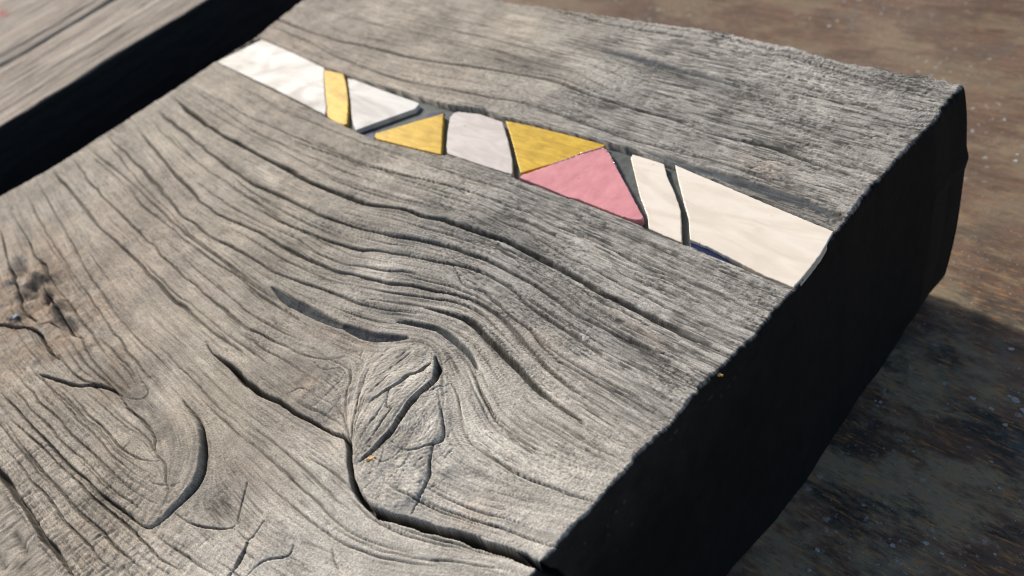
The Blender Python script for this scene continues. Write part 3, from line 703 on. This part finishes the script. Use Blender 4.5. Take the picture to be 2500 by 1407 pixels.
# ---------------------------------------------------------------- inlay: bed, tiles
def prism(name, pts_px, ztop, zbot, material, parent, jit=.05, bevel=.18, label=None, tilt=(0, 0), step=.55, chip=None):
    P = P2(pts_px); n0 = len(P); out = []
    for i in range(n0):
        a, b_ = P[i], P[(i + 1) % n0]; L_ = np.hypot(*(b_ - a)); k = max(1, int(L_ / step))
        nrm = np.array([b_[1] - a[1], -(b_[0] - a[0])]) / (L_ + 1e-9)
        for j in range(k):
            o = 0 if j == 0 else random.gauss(0, jit)
            out.append(a + (b_ - a) * j / k + nrm * o)
    P = np.array(out); c = P.mean(0); n_ = len(P)
    area = 0.5 * np.sum(P[:, 0] * np.roll(P[:, 1], -1) - np.roll(P[:, 0], -1) * P[:, 1])
    if area < 0: P = P[::-1]
    tg = np.roll(P, -1, 0) - np.roll(P, 1, 0); tg /= np.hypot(tg[:, 0], tg[:, 1])[:, None] + 1e-9
    inn = np.stack([-tg[:, 1], tg[:, 0]], 1)
    zt = lambda p: ztop + tilt[0] * (p[0] - c[0]) + tilt[1] * (p[1] - c[1])
    V = []; F = []
    rings = [(0, 'b'), (0, bevel * .9), (bevel * .35, bevel * .3), (bevel, 0)]
    for off, dz in rings:
        for i in range(n_):
            bv = 1.0 if not chip or not chip(P[i]) else random.uniform(1.2, 3.4)
            p = P[i] + inn[i] * off * bv
            V.append((p[0] * MM, p[1] * MM, (T + (zbot if dz == 'b' else zt(p) - dz * bv)) * MM))
    for r in range(3):
        for i in range(n_):
            j = (i + 1) % n_; F.append((r * n_ + i, r * n_ + j, (r + 1) * n_ + j, (r + 1) * n_ + i))
    F.append(tuple(range(3 * n_, 4 * n_)))
    F.append(tuple(range(n_ - 1, -1, -1)))
    me = bpy.data.meshes.new(name); me.from_pydata(V, [], F); me.update()
    me.materials.append(material)
    o = bpy.data.objects.new(name, me); sc.collection.objects.link(o); o.parent = parent
    if label: o['label'] = label
    return o

bedpts = [(528,153),(797,287),(845,310),(915,342),(1076,380),(1249,429),(1416,494),(1553,547),(1664,596),(1780,642),(1934,703),(2036,559),(1920,511),(1776,451),(1625,392),(1480,346),(1300,299),(1180,266),(1022,234),(950,213),(845,181),(792,162),(640,91)]
prism('inlay_bed', bedpts, -1.75, -2.85, M_GROUT, board, jit=0, step=3)
TIL = [
 ('streaky white glass tile at the far left end of the strip', M_PEARL, [(640,95),(720,131),(792,166),(790,178),(793,230),(797,262),(794,281),(680,222),(528,150)], 0, (0.004, 0)),
 ('narrow golden yellow glass tile between the two streaky white tiles', M_YELLOW, [(790,171),(805,173),(839,181),(844,200),(849,236),(848,274),(846,300),(838,303),(815,294),(799,284),(794,268),(793,226)], -.1, (0.0, 0.02)),
 ('white glass tile tapering to a point beside the yellow strip', M_PEARL, [(848,191),(865,194),(948,224),(1020,248),(1022,252),(1012,263),(916,298),(868,316),(862,306),(858,287),(855,242)], -.15, (-0.01, 0.0)),
 ('golden yellow triangular glass tile pointing left', M_YELLOW, [(1082,276),(1079,322),(1076,375),(996,356),(920,337),(913,330),(916,323),(948,314),(1010,296)], -.2, (0, 0.01)),
 ('pale greige glass tile with two clipped far corners', M_PALE, [(1098,284),(1106,275),(1118,271),(1172,277),(1226,296),(1239,338),(1250,389),(1251,415),(1248,424),(1172,400),(1092,373),(1089,357),(1092,319)], -.15, (0, 0)),
 ('golden yellow triangular glass tile wedged against the pink one', M_YELLOW, [(1234,293),(1290,304),(1380,326),(1477,352),(1474,356),(1380,389),(1270,421),(1261,387),(1250,344)], -.15, (0, 0)),
 ('pink glass tile with chipped bright edge', M_PINK, [(1470,360),(1480,362),(1488,376),(1513,423),(1546,484),(1571,531),(1567,537),(1553,538),(1520,530),(1488,517),(1416,488),(1390,483),(1326,456),(1267,434),(1275,427),(1344,403),(1416,376)], .1, (0, -.01)),
 ('narrow wavy ivory glass tile right of the pink tile', M_IVORY, [(1544,374),(1578,384),(1621,398),(1628,427),(1646,466),(1661,510),(1663,553),(1664,589),(1625,574),(1583,555),(1580,524),(1562,477),(1551,434),(1539,382)], -.25, (0, 0)),
 ('large ivory glass tile at the cut end of the board', M_IVORY, [(1648,402),(1776,456),(1920,517),(2035,564),(2003,622),(1960,676),(1938,701),(1866,672),(1740,607),(1684,584),(1681,535),(1668,488),(1657,445)], .0, (0, 0)),
]
for lab, mt, pts, dz, tilt in TIL:
    ch = None
    if mt is M_PINK:
        a_, b_ = np.array(at(1270, 430)), np.array(at(1500, 400))
        pk = np.array(at(1470, 360)); e1 = pk - a_
        ch = lambda p, a_=a_, e1=e1, pk=pk: (abs(np.cross(e1, p - a_)) / np.hypot(*e1) < .5 and random.random() < .6) or np.hypot(*(p - pk)) < 3
    prism('tile', pts, -.05 + dz, -1.7, mt, board, label=lab, tilt=tilt, jit=.035, chip=ch)
for i, pts in enumerate([[(1683,586),(1684,598),(1720,614),(1780,640),(1812,655),(1760,618),(1720,598)], [(866,314),(872,322),(905,333),(912,322),(905,300)], [(1040,266),(1050,264),(1078,261),(1082,268),(1060,276),(1030,284)]]):
    prism('backing_sliver', pts, [-.75, -1.6, -1.55][i], -1.74, M_BLUE, board, jit=0, bevel=.08, label='cobalt blue sliver of glass backing showing under a tile')

# chipped rim of the pink tile: small glassy beads along two edges
def rim(pts_px, k, material):
    q = catmull(P2(pts_px), .28); V = []; F = []
    for p in q:
        if random.random() < .18: continue
        r_ = random.uniform(.12, .30); b0 = len(V); n_ = 6
        for lev, s_, zz in ((0, 1, -.25), (1, .75, .02), (2, .3, .12)):
            for j in range(n_):
                a = j / n_ * 6.283 + p[0]; rr = r_ * s_ * random.uniform(.7, 1.2)
                V.append(((p[0] + rr * math.cos(a)) * MM, (p[1] + rr * math.sin(a)) * MM, (T + .05 + zz * random.uniform(.6, 1.2)) * MM))
        for l_ in (0, 1):
            for j in range(n_): F.append((b0 + l_ * n_ + j, b0 + l_ * n_ + (j + 1) % n_, b0 + (l_ + 1) * n_ + (j + 1) % n_, b0 + (l_ + 1) * n_ + j))
        F.append(tuple(b0 + 2 * n_ + j for j in range(n_)))
    me = bpy.data.meshes.new('chipped_rim'); me.from_pydata(V, [], F); me.materials.append(material)
    o = bpy.data.objects.new('chipped_rim', me); sc.collection.objects.link(o); o.parent = board
    o['label'] = 'pale pink chipped rim along the far edges of the pink tile'
rim([(1345,402),(1380,390),(1416,376),(1450,366),(1470,361),(1484,372),(1494,390),(1504,408)], 0, glass_material('chipped pale glass', (.78, .52, .50), (.6, .33, .33), rough=.15, spec=.6))

# ---------------------------------------------------------------- crosspiece at the left
cross = bpy.data.objects.new('wooden_crosspiece', None); sc.collection.objects.link(cross)
tag(cross, 'brownish weathered wooden crosspiece lying beyond the dark gap at the upper left', 'wooden plank')
CXL, CXR, CYN, CYF = -470.0, -329.0, -130.0, 172.0
def cr_h(QX, QY, PX, PY, e, z):
    X, Y = QX, QY
    H = .5 * fbm(X, Y, 30, 2, 2) + .35 * fbm(X * 1.0, Y * .06, 1.6, 3, 3) + .25 * fbm(X, Y * .1, .8, 5, 2) + .1 * fbm(X, Y, 2, 1, 2)
    for x0, dp, wd in ((at(0, 160)[0], 5.0, 1.5), (-340.5, .8, .5), (-352., .6, .5), (-398., 1.2, .7), (-372, .5, .4)):
        H = H - dp * np.exp(-((X - x0 + 1.6 * fbm(X * 0, Y, 35, 4, 2)) / wd) ** 2) * sstep(-.6, .1, vnoise(Y * 0 + x0, Y, 60, 2) + .2)
    return H + sstep(R_E, R_E * 2, e) * .8 * fbm(X, Y, 9, 3, 3)
def cr_c(QX, QY, PX, PY, e, z, h):
    X, Y = QX, QY
    g = fbm(X, Y * .08, 1.4, 3, 3); g2 = fbm(X, Y * .12, 6, 5, 3)
    c = np.array([.265, .225, .18]) * (1 + .42 * g + .38 * g2)[..., None]
    br = np.clip(.4 + 1.2 * fbm(X, Y * .2, 16, 1, 3), 0, 1)[..., None]
    c = c * (1 - .4 * br) + np.array([.23, .165, .12]) * .4 * br
    rd = gauss(X, Y, 4, 32, 12, 8, 0)[..., None]; c = c * (1 - .8 * rd) + np.array([.35, .04, .04]) * .8 * rd
    wall = sstep(R_E * .5, R_E * 1.7, e)[..., None]
    return c * (1 - wall) + np.array([.014, .014, .014]) * wall  # side faces painted near black for the shade in the gap
build_sheet('timber', np.arange(CXL, CXR, .55), np.arange(CYN, CYF, 1.6), (CXL, CXR, CYN, CYF),
            (lambda B: 1.2 * fbm(B, B, 40, 2, 3), lambda B: 0 * B, lambda A: 0 * A), cr_h, cr_c, M_WOOD2, cross)

# ---------------------------------------------------------------- loose crumbs
def crumb(name, u, v, size, c, label, cat, z0=.1, seed=0, stretch=2.0, rot=0.5, dx=0):
    r = random.Random(seed); bm = bmesh.new(); bmesh.ops.create_icosphere(bm, subdivisions=3, radius=1)
    for vv in bm.verts:
        f = 1 + .35 * (math.sin(vv.co.x * 5 + seed) * math.cos(vv.co.y * 4 + seed * 2)) + r.uniform(-.1, .1)
        vv.co = Vector((vv.co.x * stretch * f, vv.co.y * f * .8, vv.co.z * .42 * f)) * size * MM
    me = bpy.data.meshes.new(name); bm.to_mesh(me); bm.free(); me.materials.append(plain(name + ' skin', c))
    o = bpy.data.objects.new(name, me); sc.collection.objects.link(o)
    x, y = at(u, v, z0); o.location = ((x + dx) * MM, y * MM, (T + z0) * MM); o.rotation_euler = (0, 0, rot)
    tag(o, label, cat); return o
crumb('wood_chip', 905, 1120, .42, (.62, .36, .10), 'tiny orange wood chip lying in the knot crack', 'wood chip', z0=1.3, seed=1, stretch=2.4, rot=1.0)
crumb('sawdust_crumb', 1757, 915, .42, (.62, .36, .08), 'tiny orange crumb clinging to the cut end of the board', 'crumb', z0=-.9, seed=2, stretch=1.5, rot=.3)
crumb('stone_chip', 34, 774, .95, (.26, .265, .27), 'small bluish grey stone chip on the brown damaged corner of the board', 'stone chip', z0=1.0, seed=3, stretch=1.3, rot=.8)

# ---------------------------------------------------------------- table
mt, n, b = mat('rusty brown table paint'); M_TABLE = mt; L = n.links
tc = nd(n, 'ShaderNodeTexCoord')
mp = nd(n, 'ShaderNodeMapping'); mp.inputs['Scale'].default_value = (1, 7, 1); mp.inputs['Rotation'].default_value = (0, 0, math.radians(-6)); L.new(tc.outputs['Object'], mp.inputs[0])
def noise(scale, det=4, src=None, dist=0, rough=.55):
    q = nd(n, 'ShaderNodeTexNoise'); q.inputs['Scale'].default_value = scale; q.inputs['Detail'].default_value = det
    q.inputs['Distortion'].default_value = dist; q.inputs['Roughness'].default_value = rough
    L.new(src or tc.outputs['Object'], q.inputs['Vector']); return q.outputs['Fac']
def ramp(f, stops):
    r = nd(n, 'ShaderNodeValToRGB'); e = r.color_ramp.elements
    while len(e) < len(stops): e.new(.5)
    for el_, (p, c) in zip(e, stops): el_.position = p; el_.color = (*c, 1) if len(c) == 3 else c
    L.new(f, r.inputs[0]); return r.outputs[0]
def mix(f, a, c, mode='MIX'):
    q = nd(n, 'ShaderNodeMix', data_type='RGBA', blend_type=mode)
    if isinstance(f, float): q.inputs[0].default_value = f
    else: L.new(f, q.inputs[0])
    for s, v in ((6, a), (7, c)):
        if isinstance(v, tuple): q.inputs[s].default_value = (*v, 1)
        else: L.new(v, q.inputs[s])
    return q.outputs[2]
BW = lambda a, c: [(a, (0, 0, 0)), (c, (1, 1, 1))]
base = ramp(noise(14, 5, dist=.6), [(.3, (.088, .054, .037)), (.5, (.135, .088, .061)), (.7, (.170, .118, .085))])
streak = ramp(noise(60, 4, mp.outputs[0]), [(.3, (.75, .7, .66)), (.55, (1, 1, 1)), (.75, (1.2, 1.1, .95))])
c_ = mix(1.0, base, streak, 'MULTIPLY')
# worn patina, strongest on the near part, its pale tones raised to lift the shade
sx = nd(n, 'ShaderNodeSeparateXYZ'); L.new(tc.outputs['Object'], sx.inputs[0])
pz = nd(n, 'ShaderNodeMapRange'); pz.inputs[1].default_value = .185; pz.inputs[2].default_value = .125; pz.inputs[3].default_value = .34; L.new(sx.outputs[1], pz.inputs[0])
def worn(f, amt=1.0):
    q = nd(n, 'ShaderNodeMath', operation='MULTIPLY'); L.new(f, q.inputs[0]); L.new(pz.outputs[0], q.inputs[1])
    q2 = nd(n, 'ShaderNodeMath', operation='MULTIPLY'); L.new(q.outputs[0], q2.inputs[0]); q2.inputs[1].default_value = amt; return q2.outputs[0]
mp2 = nd(n, 'ShaderNodeMapping'); mp2.inputs['Scale'].default_value = (1, 2.2, 1); mp2.inputs['Rotation'].default_value = (0, 0, math.radians(-6)); mp2.inputs['Location'].default_value = (.03, .11, 0)
L.new(tc.outputs['Object'], mp2.inputs[0])
c_ = mix(worn(ramp(noise(24, 7, mp2.outputs[0], rough=.72), BW(.47, .56)), .85), c_, (.27, .225, .14))
c_ = mix(worn(ramp(noise(31, 7, mp2.outputs[0], dist=.4, rough=.75), BW(.50, .60)), .92), c_, (.028, .034, .032))
c_ = mix(worn(ramp(noise(47, 6, rough=.7), BW(.55, .66)), .7), c_, (.10, .125, .115))
c_ = mix(worn(ramp(noise(190, 5, mp.outputs[0], rough=.7), BW(.54, .68)), .9), c_, (.46, .22, .065))
c_ = mix(worn(ramp(noise(330, 4, mp.outputs[0], rough=.7), BW(.55, .70)), .75), c_, (.03, .025, .02))
# chipped pale specks
sp = nd(n, 'ShaderNodeMath', operation='MULTIPLY'); L.new(ramp(noise(420, 3, rough=.6), BW(.63, .70)), sp.inputs[0]); L.new(ramp(noise(30, 2), BW(.46, .60)), sp.inputs[1])
c_ = mix(sp.outputs[0], c_, (.30, .30, .28))
sp2 = nd(n, 'ShaderNodeMath', operation='MULTIPLY'); L.new(ramp(noise(1500, 2, rough=.6), BW(.68, .71)), sp2.inputs[0]); L.new(ramp(noise(40, 2), BW(.42, .55)), sp2.inputs[1])
c_ = mix(sp2.outputs[0], c_, (.33, .33, .31))
L.new(c_, b.inputs['Base Color']); b.inputs['Roughness'].default_value = .75; b.inputs['Specular IOR Level'].default_value = .2
bp = nd(n, 'ShaderNodeBump'); bp.inputs['Strength'].default_value = .5; bp.inputs['Distance'].default_value = .0004
L.new(noise(500, 4), bp.inputs['Height']); L.new(bp.outputs[0], b.inputs['Normal'])
bm = bmesh.new()
bmesh.ops.create_cube(bm, size=1)
for v in bm.verts: v.co = Vector((v.co.x * 1.8 - .1, v.co.y * 1.6 + .2, v.co.z * .03 - .0155))
bmesh.ops.bevel(bm, geom=bm.edges[:], offset=.003, segments=2, affect='EDGES')
me = bpy.data.meshes.new('table_top'); bm.to_mesh(me); bm.free(); me.materials.append(M_TABLE)
tb = bpy.data.objects.new('table_top', me); sc.collection.objects.link(tb); tag(tb, kind='structure')
# a few raised paint flakes on the table
r3 = random.Random(4); fv = []; ff = []
flakes = [(2470,850,7),(2480,975,9),(2465,965,5),(2500,1000,8),(2420,995,6),(2230,1100,4),(2150,980,5),(2455,1035,5),(2180,1330,6),(1975,1390,5),(2300,1350,5),(2480,390,8),(2485,375,5),(1995,1340,6),(2420,1125,4),(2260,1325,7),(2025,62,8),(2440,1190,4),(2375,970,7)]
for i in range(60): flakes.append((r3.uniform(1800, 2560), r3.uniform(900, 1460), abs(r3.gauss(0, 1.3)) + .8))
for u, v, s in flakes:
    x, y = at(u, v, -T)
    if x < -58 and y < 160: continue
    k = r3.randint(6, 9); b0 = len(fv); s = s * .09
    for lev, sc_ in ((0, 1.0), (.12, .8)):
        for j in range(k):
            a = j / k * 6.283; rr = s * sc_ * r3.uniform(.55, 1.1); fv.append(((x + rr * math.cos(a) * 1.3) * MM, (y + rr * math.sin(a)) * MM, (lev * r3.uniform(.6, 1.2)) * MM - .0004 * 0))
    for j in range(k): ff.append((b0 + j, b0 + (j + 1) % k, b0 + k + (j + 1) % k, b0 + k + j))
    ff.append(tuple(b0 + k + j for j in range(k)))
me = bpy.data.meshes.new('paint_flakes'); me.from_pydata(fv, [], ff); me.materials.append(plain('chalky paint flakes', (.33, .34, .32), .8))
fo = bpy.data.objects.new('paint_flakes', me); sc.collection.objects.link(fo); fo.location = (0, 0, -.0004)
tag(fo, 'scattered pale paint flakes and grit on the brown table', 'paint flakes', kind='stuff')
